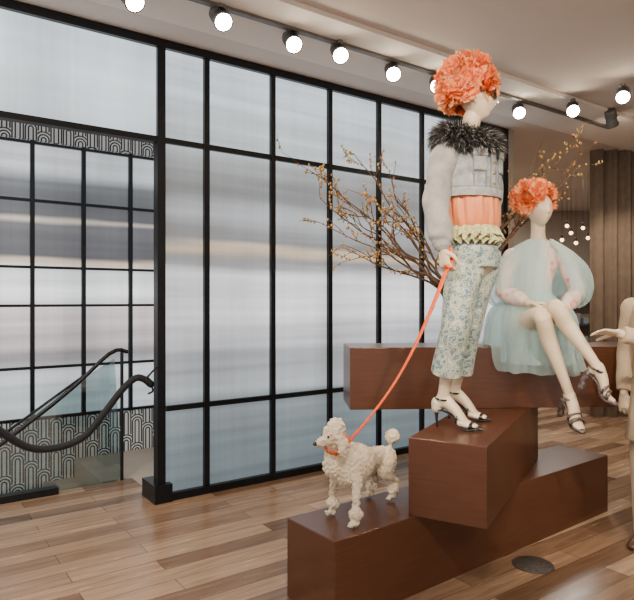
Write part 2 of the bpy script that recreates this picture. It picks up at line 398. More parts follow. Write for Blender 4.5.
# far room
bm = bmesh.new(); box(bm, (5, 12.6, CZ/2), 9, .1, CZ); finish('wall_far', bm, M_wall, smooth=False)
bm = bmesh.new(); box(bm, (6.2, 5.5, CZ/2), .1, 14, CZ); finish('wall_right', bm, M_wall, smooth=False)
bm = bmesh.new(); wbox(bm, TEND+.04, TEND+.12, -.05, 5, 0, CZ); finish('wall_return', bm, M_wall, smooth=False)
bm = bmesh.new()
n = 420; prev = None
for k in range(n+1):
    x = 3.38+2.7*k/n; q = x*34; y = 7.4+.035*math.sin(q+.6*math.sin(x*5))+.010*math.sin(q*2.3)
    a = bm.verts.new((x, y, .01)); b = bm.verts.new((x+.0, y, CZ-.02))
    if prev: bm.faces.new((prev[0], a, b, prev[1]))
    prev = (a, b)
o = finish('pleated_curtain', bm, M_curtain); sm = o.modifiers.new('s', 'SOLIDIFY'); sm.thickness = .01
# display shelving at the back
sh = empty('display_shelf', (4.2, 12.2, 0)); bm = bmesh.new()
for z in (.05, .5, .95, 1.4, 1.85, 2.1): box(bm, (4.4, 12.3, z), 2.6, .4, .03)
for x in (3.1, 3.95, 4.85, 5.7): box(bm, (x, 12.3, 1.07), .03, .4, 2.1)
finish('frame', bm, M_grille, sh, False)
bm = bmesh.new()
for z in (.52, .97, 1.42):
    x = 3.2
    while x < 5.6:
        h = random.uniform(.1, .3); box(bm, (x, 12.25, z+h/2), random.uniform(.06, .14), .15, h); x += random.uniform(.16, .3)
finish('goods', bm, island_mat('goods', [(0, (.5, .2, .1)), (.4, (.15, .25, .35)), (.7, (.6, .5, .4)), (1, (.7, .7, .7))]), sh, False)
# pendant cluster
pc = empty('pendant_light_cluster', S(578, 235, 9)); bm = bmesh.new(); bw = bmesh.new()
for (u, v) in ((562, 240), (571, 233), (576, 243), (583, 228), (588, 238), (592, 230), (598, 244), (567, 226)):
    c = S(u, v, 9+random.uniform(-.3, .3)); ball(bm, c, .028, 2); loft(bw, [(c+Z*.03, .012), (c+Z*.07, .012)], seg=6); loft(bw, [(c+Z*.07, .003), (Vector((c.x, c.y, CZ)), .003)], seg=5, sub=1)
finish('bulbs', bm, M_bulb, pc); finish('cords', bw, M_black, pc)

# ------------------------------------------------------------------ ceiling spotlights
spots = [(133, 0), (222, 20), (293, 43), (340, 54), (393, 73), (437, 85), (519, 112), (573, 110), (623, 96)]
def spotlight(pos, aim, power=0, size=.9, col=(1, .82, .62)):
    e = empty('ceiling_spotlight', (pos.x, pos.y, CZ)); d = (aim-pos).normalized()
    bm = bmesh.new()
    loft(bm, [(pos-d*.13, .040), (pos-d*.125, .050), (pos+d*.018, .052), (pos+d*.02, .060), (pos+d*.035, .060)], seg=24, sub=1, rnd=False)
    for q in range(4): loft(bm, [(pos-d*(.115-.018*q), .055), (pos-d*(.109-.018*q), .055)], seg=24, sub=1, rnd=False)
    loft(bm, [(Vector((pos.x, pos.y, CZ-.03)), .009), (pos-d*.06, .009)], seg=8); loft(bm, [(Vector((pos.x, pos.y, CZ-.055)), .022), (Vector((pos.x, pos.y, CZ-.03)), .022)], seg=12, rnd=False, sub=1)
    finish('housing', bm, M_lampbody, e)
    bm = bmesh.new(); loft(bm, [(pos+d*.036, .052), (pos+d*.040, .050)], seg=24, rnd=False, sub=1); finish('lens', bm, M_lamp, e)
    if power:
        l = bpy.data.lights.new('beam', 'SPOT'); l.energy = power; l.spot_size = size; l.spot_blend = .6; l.color = col; l.shadow_soft_size = .06
        lo = bpy.data.objects.new('beam', l); link(lo); lo.location = pos+d*.09-e.location; lo.rotation_euler = d.to_track_quat('-Z', 'Y').to_euler(); lo.parent = e
for i, (u, v) in enumerate(spots):
    d = 600*(CZ-.13-H)/(300-v); p = S(u, v, d)
    aim = Vector((.6, 1.6, 1.0)) if i < 6 else Vector((1.2, 2.5, 1.2))
    spotlight(p, aim, power=75)
for p, aim, pw in (((-.6, .9, 3.2), (.8, 3.2, 1.9), 230), ((1.2, .8, 3.2), (1.4, 3.8, 1.5), 260), ((.2, .3, 3.2), (.3, 3.0, .6), 160), ((2.6, 1.2, 3.2), (1.9, 3.6, 1.4), 120), ((3.4, 4.6, 3.2), (2.6, 6.5, 0), 280), ((2.3, 8.5, 3.2), (3.6, 12, 1.2), 250), ((2.9, 5.9, 3.2), (4.0, 7.4, 1.3), 130), ((-1.8, 2.6, 3.2), (-1.4, 3.9, 0), 150)):  # extra spots, added to light the figures' fronts, curtain and far room
    spotlight(Vector(p), Vector(aim), power=pw, size=1.0)
c = S(556, 100, 600*(CZ-H)/200); bm = bmesh.new(); loft(bm, [(Vector((c.x, c.y, CZ-.012)), .12), (Vector((c.x, c.y, CZ)), .13)], seg=32, rnd=False, sub=1)
finish('ceiling_speaker', bm, M_wall)
c = S(533, 565, 600*H/265); bm = bmesh.new(); loft(bm, [(Vector((c.x, c.y, 0)), .11), (Vector((c.x, c.y, .006)), .107)], seg=32, rnd=False, sub=1)
finish('floor_outlet_cover', bm, M_grille)

# ------------------------------------------------------------------ brown display blocks
T = .385
def beam(name, corner, d, p, L, w, z0):
    """corner front; d long dir, p cross dir"""
    c = Vector((corner[0], corner[1], z0)); d = Vector((d[0], d[1], 0)).normalized(); p = Vector((p[0], p[1], 0)).normalized()
    bm = bmesh.new(); h = Z*T
    hexa(bm, [c, c+d*L, c+d*L+p*w, c+p*w, c+h, c+d*L+h, c+d*L+p*w+h, c+p*w+h])
    o = finish(name, bm, M_block, smooth=False); bv = o.modifiers.new('b', 'BEVEL'); bv.width = .004; bv.segments = 2
    return o
beam('display_block', (.079, 2.64), (.792, .61), (-.61, .792), 2.42, .37, 0)
beam('display_block', (.788, 2.78), (.485, .874), (-.874, .485), 1.45, T, T)
beam('display_block', (.204, 3.71), (.998, .062), (-.062, .998), 2.4, T, 2*T)

# ------------------------------------------------------------------ figure parts
def basis(F):
    F = Vector((F[0], F[1], 0)).normalized(); return F, Vector((-F.y, F.x, 0))   # forward, figure's LEFT
def head(bm, c, F, h=.235, tilt=0, feat=1):
    F, Lf = basis(F); k = h/.236
    g = bmesh.ops.create_icosphere(bm, subdivisions=5, radius=1)
    def G(v, s): return math.exp(-(v/s)**2)
    for v in g['verts']:
        x, y, z = v.co.x, v.co.y, v.co.z
        X = x*.074; Y = y*.094; ZZ = z*.118
        if z < 0:
            X *= 1-.36*(-z)**1.6; Y *= 1-.18*(-z)**1.5; 
            if y < 0: Y *= 1-.25*(-z)
            Y += .012*(-z)
        if y > 0:
            fy = min(1, y*1.6)
            if -.040 < ZZ < .03: Y += feat*.024*fy*G(X, .010)*((.03-ZZ)/.07)**.9*(1 if ZZ > -.03 else (ZZ+.04)/.01)
            Y += feat*fy*(-.010*(G(X-.031, .017)+G(X+.031, .017))*G(ZZ-.008, .013)+.005*G(ZZ-.028, .010)*G(X, .045)
                  +.007*G(X, .020)*(G(ZZ+.053, .005)+.9*G(ZZ+.066, .006))+.007*G(X, .018)*G(ZZ+.098, .014)
                  + .004*(G(X-.042, .016)+G(X+.042, .016))*G(ZZ+.022, .018))
            
        v.co = Vector(c)+(Lf*X+F*Y+Z*ZZ)*k
    for s in (1, -1):
        e = Vector(c)+Lf*s*.072*k-F*.008-Z*.005
        loft(bm, [(e+Z*.028-F*.004, .011, .006), (e+Lf*s*.006, .014, .007), (e-Z*.028+F*.006, .008, .006)], side=F, seg=8, sub=2)
def hand(bm, w, d, n, s, curl=.35, k=1.0):
    """w wrist, d pointing, n palm-facing normal, s thumb side"""
    d = Vector(d).normalized(); n = Vector(n); n = (n-d*n.dot(d)).normalized(); s = Vector(s); s = (s-d*s.dot(d)-n*s.dot(n)).normalized()
    w = Vector(w)
    loft(bm, [(w-d*.01*k, .023*k, .018*k), (w+d*.035*k, .034*k, .015*k), (w+d*.082*k, .039*k, .012*k)], side=s, seg=14, sub=3)
    for off, L, sp in ((.030, .070, .12), (.010, .078, .03), (-.010, .073, -.06), (-.029, .057, -.16)):
        p = w+d*.078*k+s*off*k; ang = 0; pts = [(p, .0088*k)]; dd = (d+s*sp).normalized()
        for q, (fr, r) in enumerate(((.44, .0082), (.31, .0076), (.25, .0062))):
            ang += curl*(1+.15*q); p = p+(dd*math.cos(ang)+n*math.sin(ang))*L*fr*k; pts.append((p, r*k))
        loft(bm, pts, seg=8, sub=3)
    p = w+d*.022*k+s*.022*k; pts = [(p, .014*k)]
    for v, L, r in ((d*.55+s*.75+n*.25, .04, .0115), (d*.85+s*.35+n*.35, .032, .0098), (d*.9+s*.05+n*.45, .026, .0078)):
        p = p+v.normalized()*L*k; pts.append((p, r*k))
    loft(bm, pts, seg=8, sub=3)
def foot(bm, ank, hp, tp, hh):
    f = tp-hp; L = f.length; f = f.normalized(); s = Vector((-f.y, f.x, 0)).normalized() if abs(f.z) < .9 else Vector((1, 0, 0)); up = s.cross(f)*-1
    if up.z < 0: up = -up
    loft(bm, [(ank, .034, .034), (hp+f*.17*L+up*(hh+.045), .031, .036), (hp+f*.42*L+up*(hh*.62+.040), .034, .028), (hp+f*.68*L+up*.036, .040, .019), (hp+f*.92*L+up*.022, .028, .012)], side=s, seg=14, sub=4)
    ball(bm, hp+f*.06*L+up*(hh+.028), .029, 2)
def shoe(par, nm, hp, tp, ank, hh, style, m1, m2):
    f = tp-hp; L = f.length; f = f.normalized(); s = Vector((-f.y, f.x, 0)).normalized(); up = s.cross(f)
    if up.z < 0: up = -up
    bm = bmesh.new(); pl = .022 if style == 'sandal' else 0
    loft(bm, [(hp+up*(hh-.002), .027, .005+pl*.2), (hp+f*.32*L+up*(hh*.74), .024, .006+pl*.2), (hp+f*.66*L+up*(.010+pl*.2), .041, .006+pl*.5), (hp+f*.9*L+up*(.008+pl*.2), .032, .006+pl*.45), (hp+f*1.02*L+up*(.008+pl*.2), .012 if style == 'pump' else .024, .005+pl*.4)], side=s, seg=16, sub=4)
    if style == 'pump': loft(bm, [(hp+up*hh-f*.004, .018), (hp+up*hh*.6-f*.006, .009), (hp+up*.004-f*.002, .006)], seg=10)
    else: loft(bm, [(hp+up*hh, .027, .024), (hp+up*hh*.5-f*.004, .021, .018), (hp+up*.012-f*.0, .022, .02)], side=s, seg=14)
    def band(c, nrm, ra, rb, w=.006, m=0):
        nrm = nrm.normalized(); a = s; b = nrm.cross(a).normalized(); N = 20
        pts = [(c+a*math.cos(2*math.pi*k/N)*ra+b*math.sin(2*math.pi*k/N)*rb, w*.45, w) for k in range(N+1)]
        loft(bm, pts, side=nrm.cross(a), seg=6, sub=1, mi=m)
    if style == 'pump':
        loft(bm, [(hp+f*.58*L+up*.036, .045, .024), (hp+f*.78*L+up*.025, .039, .020)], side=s, seg=16, mi=1)
        loft(bm, [(hp+f*.80*L+up*.024, .040, .020), (hp+f*1.0*L+up*.010, .014, .010), (hp+f*1.08*L+up*.007, .004, .004)], side=s, seg=16, mi=0)
        loft(bm, [(hp-f*.005+up*(hh+.002), .030, .028), (hp-f*.002+up*(hh+.030), .033, .031)], side=s, seg=14, sub=2, mi=1)
        band(ank+up*-.004, Z+f*.1, .039, .040, .006)
        band(hp+f*.50*L+up*(.055), (f-up*.2), .041, .030, .005)
    else:
        band(hp+f*.72*L+up*.036, f, .046, .028, .013)
        band(hp+f*.56*L+up*(.055+.0*hh), (f-up*.3), .043, .034, .010)
        band(ank-up*.01, up, .040, .040, .008)
        loft(bm, [(hp-f*.004+up*(hh+.01), .024, .006), (hp-f*.012+up*(hh+.05), .018, .006), (ank-f*.036, .010, .005)], side=s, seg=8)
    finish(nm, bm, [m1, m2], par)
def flower(bm, c, nrm, R):
    nrm = nrm.normalized(); a = nrm.orthogonal().normalized(); b = nrm.cross(a); ph = random.random()*6
    for ring, (np_, tilt, ln) in enumerate(((7, 1.25, 1.0), (7, .85, .9), (6, .5, .75), (4, .2, .55))):
        for k in range(np_):
            th = ph+2*math.pi*(k+.5*(ring % 2))/np_+random.uniform(-.15, .15); out = a*math.cos(th)+b*math.sin(th); sd = nrm.cross(out)
            g = []; L = R*ln*random.uniform(.85, 1.15); wv = random.random()*6
            tl = tilt+random.uniform(-.2, .2)
            for i in range(5):
                u = i/4; ang = tl*(1-.15*u)+.25*u; w = R*.52*math.sin(math.pi*(.12+.66*u)); row = []
                for j in range(5):
                    x = (j-2)/2
                    p = c+(out*math.sin(ang)+nrm*math.cos(ang))*L*u+sd*x*w+nrm*(x*x*.18*R*u)+(nrm*math.cos(wv+x*5)*.10+out*math.sin(wv*2+x*6)*.07)*R*u*u
                    row.append(bm.verts.new(p))
                g.append(row)
            for i in range(4):
                for j in range(4): bm.faces.new((g[i][j], g[i][j+1], g[i+1][j+1], g[i+1][j]))
def wig(name, par, c, rad, F, n, R, low=-.2, keep=None):
    bm = bmesh.new(); F, Lf = basis(F)
    for i in range(n):
        z = 1-2*(i+.5)/n; r = math.sqrt(1-z*z); ph = i*2.39996
        u = Vector((r*math.cos(ph), r*math.sin(ph), z)); fwd = u.dot(F)
        if z < -.75 or (fwd > .35 and z < low): continue
        cc = c+Vector((u.x*rad[0], u.y*rad[0], u.z*rad[1]))
        flower(bm, cc, u+Vector([random.uniform(-.25, .25) for _ in range(3)]), R*random.uniform(.8, 1.3))
    return finish(name, bm, M_petal, par)
def patch(bm, c, s, F, ra, rb, t0, t1, z0, z1, off, th=.004, mi=0, n=8):
    def pt(t, z, o): return Vector((c.x, c.y, 0))+s*(ra+o)*math.cos(t)+F*(rb+o)*math.sin(t)+Z*z
    lo, hi = [], []
    for i in range(n+1):
        t = t0+(t1-t0)*i/n
        lo.append([bm.verts.new(pt(t, z, off)) for z in (z0, z1)]); hi.append([bm.verts.new(pt(t, z, off+th)) for z in (z0, z1)])
    for i in range(n):
        for f in ((hi[i][0], hi[i+1][0], hi[i+1][1], hi[i][1]), (lo[i][0], lo[i+1][0], hi[i+1][0], hi[i][0]), (lo[i][1], lo[i+1][1], hi[i+1][1], hi[i][1])):
            bm.faces.new(f).material_index = mi
    for i in (0, n): bm.faces.new((lo[i][0], lo[i][1], hi[i][1], hi[i][0])).material_index = mi

# ------------------------------------------------------------------ standing mannequin
F1, L1 = basis((.6, -.8)); s1 = L1       # s1 = (.8,.6,0)
sm1 = empty('standing_mannequin', (.82, 3.2, .77))
bm = bmesh.new()
loft(bm, [(S(474, 262, 3.22), .12, .10), (S(473, 248, 3.22), .14, .105), (S(472, 222, 3.22), .105, .085), (S(470, 185, 3.22), .125, .10), (S(470, 165, 3.22), .145, .105), (S(469, 148, 3.22), .155, .07), (S(469, 139, 3.22), .09, .06), (S(470, 131, 3.21), .05, .05), (S(472, 118, 3.20), .046, .048)], side=s1, seg=24)
HC = S(477, 99, 3.19); FH = Vector((.93, -.37, 0)); head(bm, HC, FH, .235)
hpA = Vector((.645, 3.21, .772)); tpA = Vector((.84, 3.11, .772)); 
ankA = hpA+Vector((.025, -.012, .155)); hpB = Vector((.76, 3.44, .772)); tpB = Vector((.955, 3.35, .772)); ankB = hpB+Vector((.025, -.012, .155))
hipR = S(465, 258, 3.18); hipL = S(480, 258, 3.27); knR = S(456, 326, 3.10); knL = S(468, 326, 3.30)
loft(bm, [(hipR, .08), (hipR.lerp(knR, .5), .068), (knR, .05), (knR.lerp(ankA, .35), .048), (knR.lerp(ankA, .8), .032), (ankA, .03)], seg=16)
loft(bm, [(hipL, .08), (hipL.lerp(knL, .5), .068), (knL, .05), (knL.lerp(ankB, .35), .048), (knL.lerp(ankB, .8), .032), (ankB, .03)], seg=16)
foot(bm, ankA, hpA, tpA, .10); foot(bm, ankB, hpB, tpB, .10)
shR = S(445, 151, 3.12); elR = S(436, 203, 3.10); wrR = S(443, 249, 3.02)
shL = S(490, 151, 3.33); elL = S(491, 198, 3.40); wrL = S(488, 232, 3.26)
loft(bm, [(shR, .05), (shR.lerp(elR, .5), .042), (elR, .036), (elR.lerp(wrR, .4), .034), (wrR, .024)], seg=14)
loft(bm, [(shL, .05), (shL.lerp(elL, .5), .042), (elL, .036), (elL.lerp(wrL, .4), .034), (wrL, .024)], seg=14)
hand(bm, wrR, (.10, -.10, -1), (.8, .5, 0), (.4, -.8, .1), .62, 1.0)
hand(bm, wrL, (-.3, -.5, -.8), (-.7, .3, 0), (.3, -.8, .3), .4)
fuse(finish('body', bm, M_skin, sm1), .0048, 2)
shoe(sm1, 'shoe_right', hpA, tpA, ankA, .10, 'pump', M_blackshoe, M_creamshoe)
shoe(sm1, 'shoe_left', hpB, tpB, ankB, .10, 'pump', M_blackshoe, M_creamshoe)
# trousers
bm = bmesh.new()
def fold(a, b, amp): return lambda th, u: 1+amp*(math.sin(a*th+7*u)*.6+math.sin(b*th-11*u)*.4)
hemR = knR.lerp(ankA, .66)+Vector((-.008, 0, 0)); hemL = knL.lerp(ankB, .68)
for hip, kn, hem in ((hipR, knR, hemR), (hipL, knL, hemL)):
    loft(bm, [(hip+Z*.03, .100, .105), (hip-Z*.06, .098), (hip.lerp(kn, .5), .088), (kn, .076), (kn.lerp(hem, .5), .074), (hem, .080)], seg=32, sub=8, rnd=False, fn=fold(3, 5, .06))
loft(bm, [(S(473, 268, 3.22), .135, .125), (S(473, 250, 3.22), .143, .12), (S(472, 233, 3.22), .118, .10)], side=s1, seg=28, rnd=False)
o = fuse(finish('trousers', bm, M_floral, sm1), .006, 3)
# peach top: loose blouse gathered at the waist
bm = bmesh.new()
loft(bm, [(S(472, 233, 3.22), .128, .112), (S(472, 226, 3.22), .150, .134), (S(471, 212, 3.22), .160, .142), (S(470, 194, 3.22), .158, .138), (S(470, 160, 3.22), .15, .12), (S(469, 142, 3.22), .10, .07)], side=s1, seg=128, sub=10, fn=lambda th, u: 1+(.040*math.sin(15*th+2*u)+.022*math.sin(26*th-3*u)+.014*math.sin(7*th+8*u))*(1-.4*u))
finish('peach_top', bm, M_coral, sm1)
bm = bmesh.new()
for lay, (zz, amp, r0) in enumerate(((0, .12, .124), (.01, .10, .128), (-.02, .12, .12))):
    c = S(472, 229, 3.22)+Z*zz; N = 160; rows = []
    for i in range(5):
        u = i/4; row = []
        for k in range(N):
            th = 2*math.pi*k/N; r = 1+.16*u+amp*u*math.sin(th*(17+lay*3)+lay)
            row.append(bm.verts.new(Vector((c.x, c.y, c.z-.06*u+.012*math.sin(th*23+lay)*u))+s1*math.cos(th)*r0*1.12*r+F1*math.sin(th)*(r0+.005)*r))
        rows.append(row)
    for i in range(4):
        for k in range(N): bm.faces.new((rows[i][k], rows[i][(k+1) % N], rows[i+1][(k+1) % N], rows[i+1][k]))
finish('lace_frill', bm, M_lace, sm1)
# jacket
bm = bmesh.new(); cj = S(470, 170, 3.22)
jz = lambda v: S(470, v, 3.22).z
loft(bm, [(S(471, 198, 3.22), .174, .146), (S(470, 185, 3.22), .180, .147), (S(470, 168, 3.22), .182, .147), (S(469, 154, 3.22), .180, .12), (S(469, 143, 3.22), .14, .085), (S(469, 136, 3.22), .08, .07)], side=s1, seg=48, sub=8, rnd=False, fn=fold(5, 8, .018))
fuse(finish('jacket_body', bm, M_denim, sm1), .006, 2)
bm = bmesh.new()
def fs(th, u): return 1+.05*math.sin(26*u+2*th)+.045*math.sin(15*u-3*th+1)+.03*math.sin(41*u+th)
loft(bm, [(shR+Vector((.03, .025, .02)), .060), (shR+Z*-.03, .072), (shR.lerp(elR, .5)+Vector((-.004, 0, 0)), .070), (elR, .068), (elR.lerp(wrR, .5), .064), (elR.lerp(wrR, .80), .058), (elR.lerp(wrR, .90), .044)], seg=28, sub=12, fn=fs)
loft(bm, [(shL+Vector((-.03, -.025, .02)), .058), (shL+Z*-.03, .066), (shL.lerp(elL, .5), .064), (elL, .062), (elL.lerp(wrL, .5), .056), (elL.lerp(wrL, .85), .048), (elL.lerp(wrL, .93), .040)], seg=28, sub=12, fn=fs)
loft(bm, [(elR.lerp(wrR, .84), .049), (elR.lerp(wrR, .98), .042)], seg=24, sub=2, rnd=False)
fuse(finish('jacket_sleeves', bm, M_sleeve, sm1), .005, 1)
bm = bmesh.new()
ra, rb = .182, .147
patch(bm, cj, s1, F1, ra-.006, rb-.002, 0, 2*math.pi, jz(200), jz(192), .002, .006, 1, 60)
patch(bm, cj, s1, F1, ra-.002, rb, 0, 2*math.pi, jz(192), jz(191.2), .001, .005, 0, 60)
patch(bm, cj, s1, F1, ra, rb, 1.46, 1.50, jz(191), jz(150), .002, .004, 0)
patch(bm, cj, s1, F1, ra, rb, 1.50, 1.66, jz(191), jz(150), .001, .006, 1)
patch(bm, cj, s1, F1, ra, rb, 1.66, 1.69, jz(191), jz(150), .002, .004, 0)
for t0 in (.90, 1.86):
    patch(bm, cj, s1, F1, ra+.002, rb+.001, t0-.02, t0+.40, jz(177), jz(160), .001, .003, 0)
    patch(bm, cj, s1, F1, ra+.003, rb+.002, t0, t0+.38, jz(176), jz(160), .001, .006, 1)
    patch(bm, cj, s1, F1, ra+.003, rb+.002, t0-.04, t0+.42, jz(163), jz(155), .005, .004, 0)
    patch(bm, cj, s1, F1, ra+.003, rb+.002, t0-.02, t0+.40, jz(162.3), jz(155.6), .008, .005, 1)
    patch(bm, cj, s1, F1, ra, rb, t0-.03, t0, jz(191), jz(176), .001, .004, 0)
    patch(bm, cj, s1, F1, ra, rb, t0+.36, t0+.39, jz(191), jz(176), .001, .004, 0)
finish('jacket_pockets_and_seams', bm, [M_seam, M_denim], sm1, False)
bm = bmesh.new()
for z in (158, 168, 178, 188): ball(bm, Vector((cj.x, cj.y, jz(z)))+s1*ra*math.cos(1.58)+F1*(rb+.01)*math.sin(1.58), .008, 2)
for t0 in (1.09, 2.05): ball(bm, Vector((cj.x, cj.y, jz(161)))+s1*(ra+.016)*math.cos(t0)+F1*(rb+.016)*math.sin(t0), .006, 2)
finish('jacket_buttons', bm, M_gold, sm1)
# fur collar
bm = bmesh.new(); fc = S(467, 139, 3.21)
def fcc(th):
    fr = max(0, math.sin(th)); return fc+s1*math.cos(th)*.130+F1*math.sin(th)*.090-Z*(.045*fr+.012*abs(math.cos(th)))
for i in range(9000):
    th = random.random()*2*math.pi; ph = random.uniform(-.9, 1.6); rr = .050
    out = (s1*math.cos(th)+F1*math.sin(th)); ctr = fcc(th)
    p = ctr+out*rr*math.cos(ph)+Z*rr*math.sin(ph)
    dr = (out*math.cos(ph)+Z*math.sin(ph)*.8+Vector([random.gauss(0, .45) for _ in range(3)])-Z*.25).normalized(); L = random.uniform(.035, .080)
    w = dr.orthogonal().normalized()*.0024
    q = p+dr*L*.55; t = q+(dr-Z*.6).normalized()*L*.45
    v = [bm.verts.new(x) for x in (p-w, p+w, q+w*.8, q-w*.8, t)]
    bm.faces.new(v[:4]); bm.faces.new((v[3], v[2], v[4]))
N = 32
loft(bm, [(fcc(2*math.pi*k/N), .050) for k in range(N+1)], seg=10, sub=1)
finish('fur_collar', bm, M_fur, sm1)
wig('flower_wig', sm1, S(466, 87, 3.21), (.114, .130), FH, 70, .060, -.2)
# sunglasses
bm = bmesh.new(); Fh, Lh = basis(FH); eye = HC+Fh*.100+Z*.004
for s in (1, -1):
    c = eye+Lh*s*.033
    loft(bm, [(c-Fh*.004, .033, .026), (c+Fh*.004, .033, .026)], side=Lh, seg=20, rnd=False, sub=1)
    loft(bm, [(c+Lh*s*.026, .003), (HC+Lh*s*.078+Fh*.04+Z*.012, .003), (HC+Lh*s*.078-Fh*.01+Z*.012, .003)], seg=6)
loft(bm, [(eye-Lh*.01, .003), (eye+Lh*.01, .003)], seg=6)
finish('sunglasses', bm, M_lens, sm1)
# leash
grip = wrR+Vector((.02, -.02, -.095)); dogc = Vector((.105, 2.795, .735))
le = empty('dog_leash', grip); bm = bmesh.new(); rows = []
N = 40
for i in range(N+1):
    u = i/N; p = grip.lerp(dogc, u)-Z*.14*math.sin(math.pi*u)*(1.1-.5*u)
    sd = Vector((.62, -.2, .62+.15*math.sin(u*5))); rows.append([bm.verts.new(p+sd.normalized()*.024), bm.verts.new(p-sd.normalized()*.024)])
for a, b in zip(rows[:-1], rows[1:]): bm.faces.new((a[0], a[1], b[1], b[0]))
o = finish('strap', bm, M_leash, le); x = o.modifiers.new('s', 'SOLIDIFY'); x.thickness = .004
bm = bmesh.new(); rows = []
for i in range(25):
    a = 2*math.pi*i/24; p = grip+Vector((.016*math.cos(a), .03*math.sin(a)*.5, .05+.055*math.sin(a)))
    rows.append([bm.verts.new(p+Vector((.016, -.008, 0))), bm.verts.new(p+Vector((-.008, .010, 0)))])
for a, b in zip(rows[:-1], rows[1:]): bm.faces.new((a[0], a[1], b[1], b[0]))
o = finish('hand_loop', bm, M_leash, le); x = o.modifiers.new('s', 'SOLIDIFY'); x.thickness = .004

# ------------------------------------------------------------------ poodle
pd = empty('poodle', (.23, 3.05, T)); bm = bmesh.new()
f = Vector((-.79, -.61, 0)); s = Vector((.61, -.79, 0)); C = Vector((.138, 2.90, .665)); R = Vector((.350, 3.215, .60))
loft(bm, [(C+f*.075+Z*.0, .055, .065), (C+f*.02-Z*.005, .095, .106), (C-f*.07-Z*.01, .090, .095), (C.lerp(R, .55)+Z*.01, .054, .058), (R-f*-.03+Z*.015, .052, .058), (R-f*.03+Z*.005, .058, .06)], side=s, seg=24)
hc = Vector((.073, 2.80, .812)); fh = Vector((-.86, -.5, -.10)).normalized(); sh_ = Vector((.5, -.86, 0))
loft(bm, [(C+f*.04+Z*.05, .074), (C.lerp(hc, .6)+Z*.01, .055), (hc-fh*.02-Z*.01, .047)], seg=18)
ball(bm, hc+Z*.02-fh*.01, .054, 3); ball(bm, hc+Z*.040-fh*.022, .046, 3)
loft(bm, [(hc-Z*.004, .038), (hc+fh*.05-Z*.010, .027, .027), (hc+fh*.076-Z*.016, .021, .019)], seg=14)
for q in (1, -1):
    loft(bm, [(hc+sh_*q*.042+Z*.012-fh*.012, .014, .02), (hc+sh_*q*.058-Z*.03-fh*.022, .018, .034), (hc+sh_*q*.057-Z*.075-fh*.02, .016, .028)], side=sh_, seg=12)
for q, ft in ((-1, Vector((.079, 2.97, T))), (1, Vector((.183, 2.815, T)))):
    sh0 = C+s*q*.05-Z*.05+f*.02
    el = sh0.lerp(ft+Z*.22, .8)-f*.015
    loft(bm, [(sh0, .045), (el, .030), (ft+Z*.12, .021), (ft+Z*.05, .019), (ft+Z*.03, .02)], seg=14)
    ball(bm, ft+Z*.062, .036, 3, (1, 1, .95)); loft(bm, [(ft+Z*.022, .024, .018), (ft+Z*.018+f*.035, .019, .014)], side=s, seg=12)
for q, ft in ((-1, Vector((.290, 3.245, T))), (1, Vector((.400, 3.185, T)))):
    hp = R+s*q*.032-Z*.01
    kn = Vector((ft.x, ft.y, 0))+f*.055+Z*.535; hk = Vector((ft.x, ft.y, 0))-f*.035+Z*.485
    loft(bm, [(hp, .056), (hp.lerp(kn, .6), .048), (kn, .032), (hk, .019), (ft+Z*.06-f*.01, .018), (ft+Z*.03, .02)], seg=14)
    ball(bm, ft+Z*.058-f*.005, .034, 3); loft(bm, [(ft+Z*.022, .022, .017), (ft+Z*.018+f*.03, .018, .014)], side=s, seg=12)
loft(bm, [(R-f*.045+Z*.03, .018), (R-f*.065+Z*.07, .012), (Vector((.405, 3.25, .70)), .012)], seg=10)
ball(bm, Vector((.408, 3.25, .712)), .042, 3)
o = fuse(finish('curly_body', bm, M_poodle, pd), .005, 2)
tx = bpy.data.textures.new('curl', 'VORONOI'); tx.noise_scale = .016; tx.distance_metric = 'DISTANCE'
dm = o.modifiers.new('curls', 'DISPLACE'); dm.texture = tx; dm.strength = -.016; dm.mid_level = .3; dm.texture_coords = 'LOCAL'
bm = bmesh.new(); ball(bm, hc+fh*.096-Z*.012, .010, 2)
for q in (1, -1): ball(bm, hc+fh*.040+sh_*q*.026+Z*.012, .006, 2)
finish('nose_and_eyes', bm, M_blackshoe, pd)
bm = bmesh.new(); cc = C.lerp(hc, .72)+Z*.005; ax = (hc-C).normalized(); aa = ax.orthogonal().normalized(); bb = ax.cross(aa); N = 28
loft(bm, [(cc+aa*math.cos(2*math.pi*k/N)*.060+bb*math.sin(2*math.pi*k/N)*.060, .005, .010) for k in range(N+1)], side=ax.cross(aa), seg=6, sub=1)
ball(bm, dogc, .009, 2)
finish('collar', bm, M_leash, pd)

# ------------------------------------------------------------------ seated mannequin
F2, L2 = basis((.28, -.96)); s2 = L2
sm2 = empty('seated_mannequin', (1.4, 3.9, 1.16)); bm = bmesh.new()
loft(bm, [(S(526, 330, 3.93), .14, .115), (S(527, 318, 3.93), .15, .115), (S(530, 296, 3.95), .108, .085), (S(534, 272, 3.95), .128, .098), (S(537, 258, 3.94), .145, .09), (S(538, 248, 3.93), .13, .06), (S(538, 242, 3.92), .07, .05), (S(538, 236, 3.91), .046, .046), (S(538, 222, 3.90), .044, .046)], side=s2, seg=24)
HC2 = S(539, 209, 3.88); head(bm, HC2, (.30, -.95, 0), .235, 0, .75)
kA = S(541, 316, 3.44); aA = S(570, 396, 3.42); kB = S(556, 308, 3.40); aB = S(598, 368, 3.28)
hA = S(516, 326, 3.88); hB = S(540, 324, 3.92)
for hp_, k_, a_ in ((hA, kA, aA), (hB, kB, aB)):
    loft(bm, [(hp_, .085), (hp_.lerp(k_, .5), .066), (k_, .048), (k_.lerp(a_, .3)+Vector((.0, .015, 0)), .046), (k_.lerp(a_, .75), .031), (a_, .027)], seg=18)
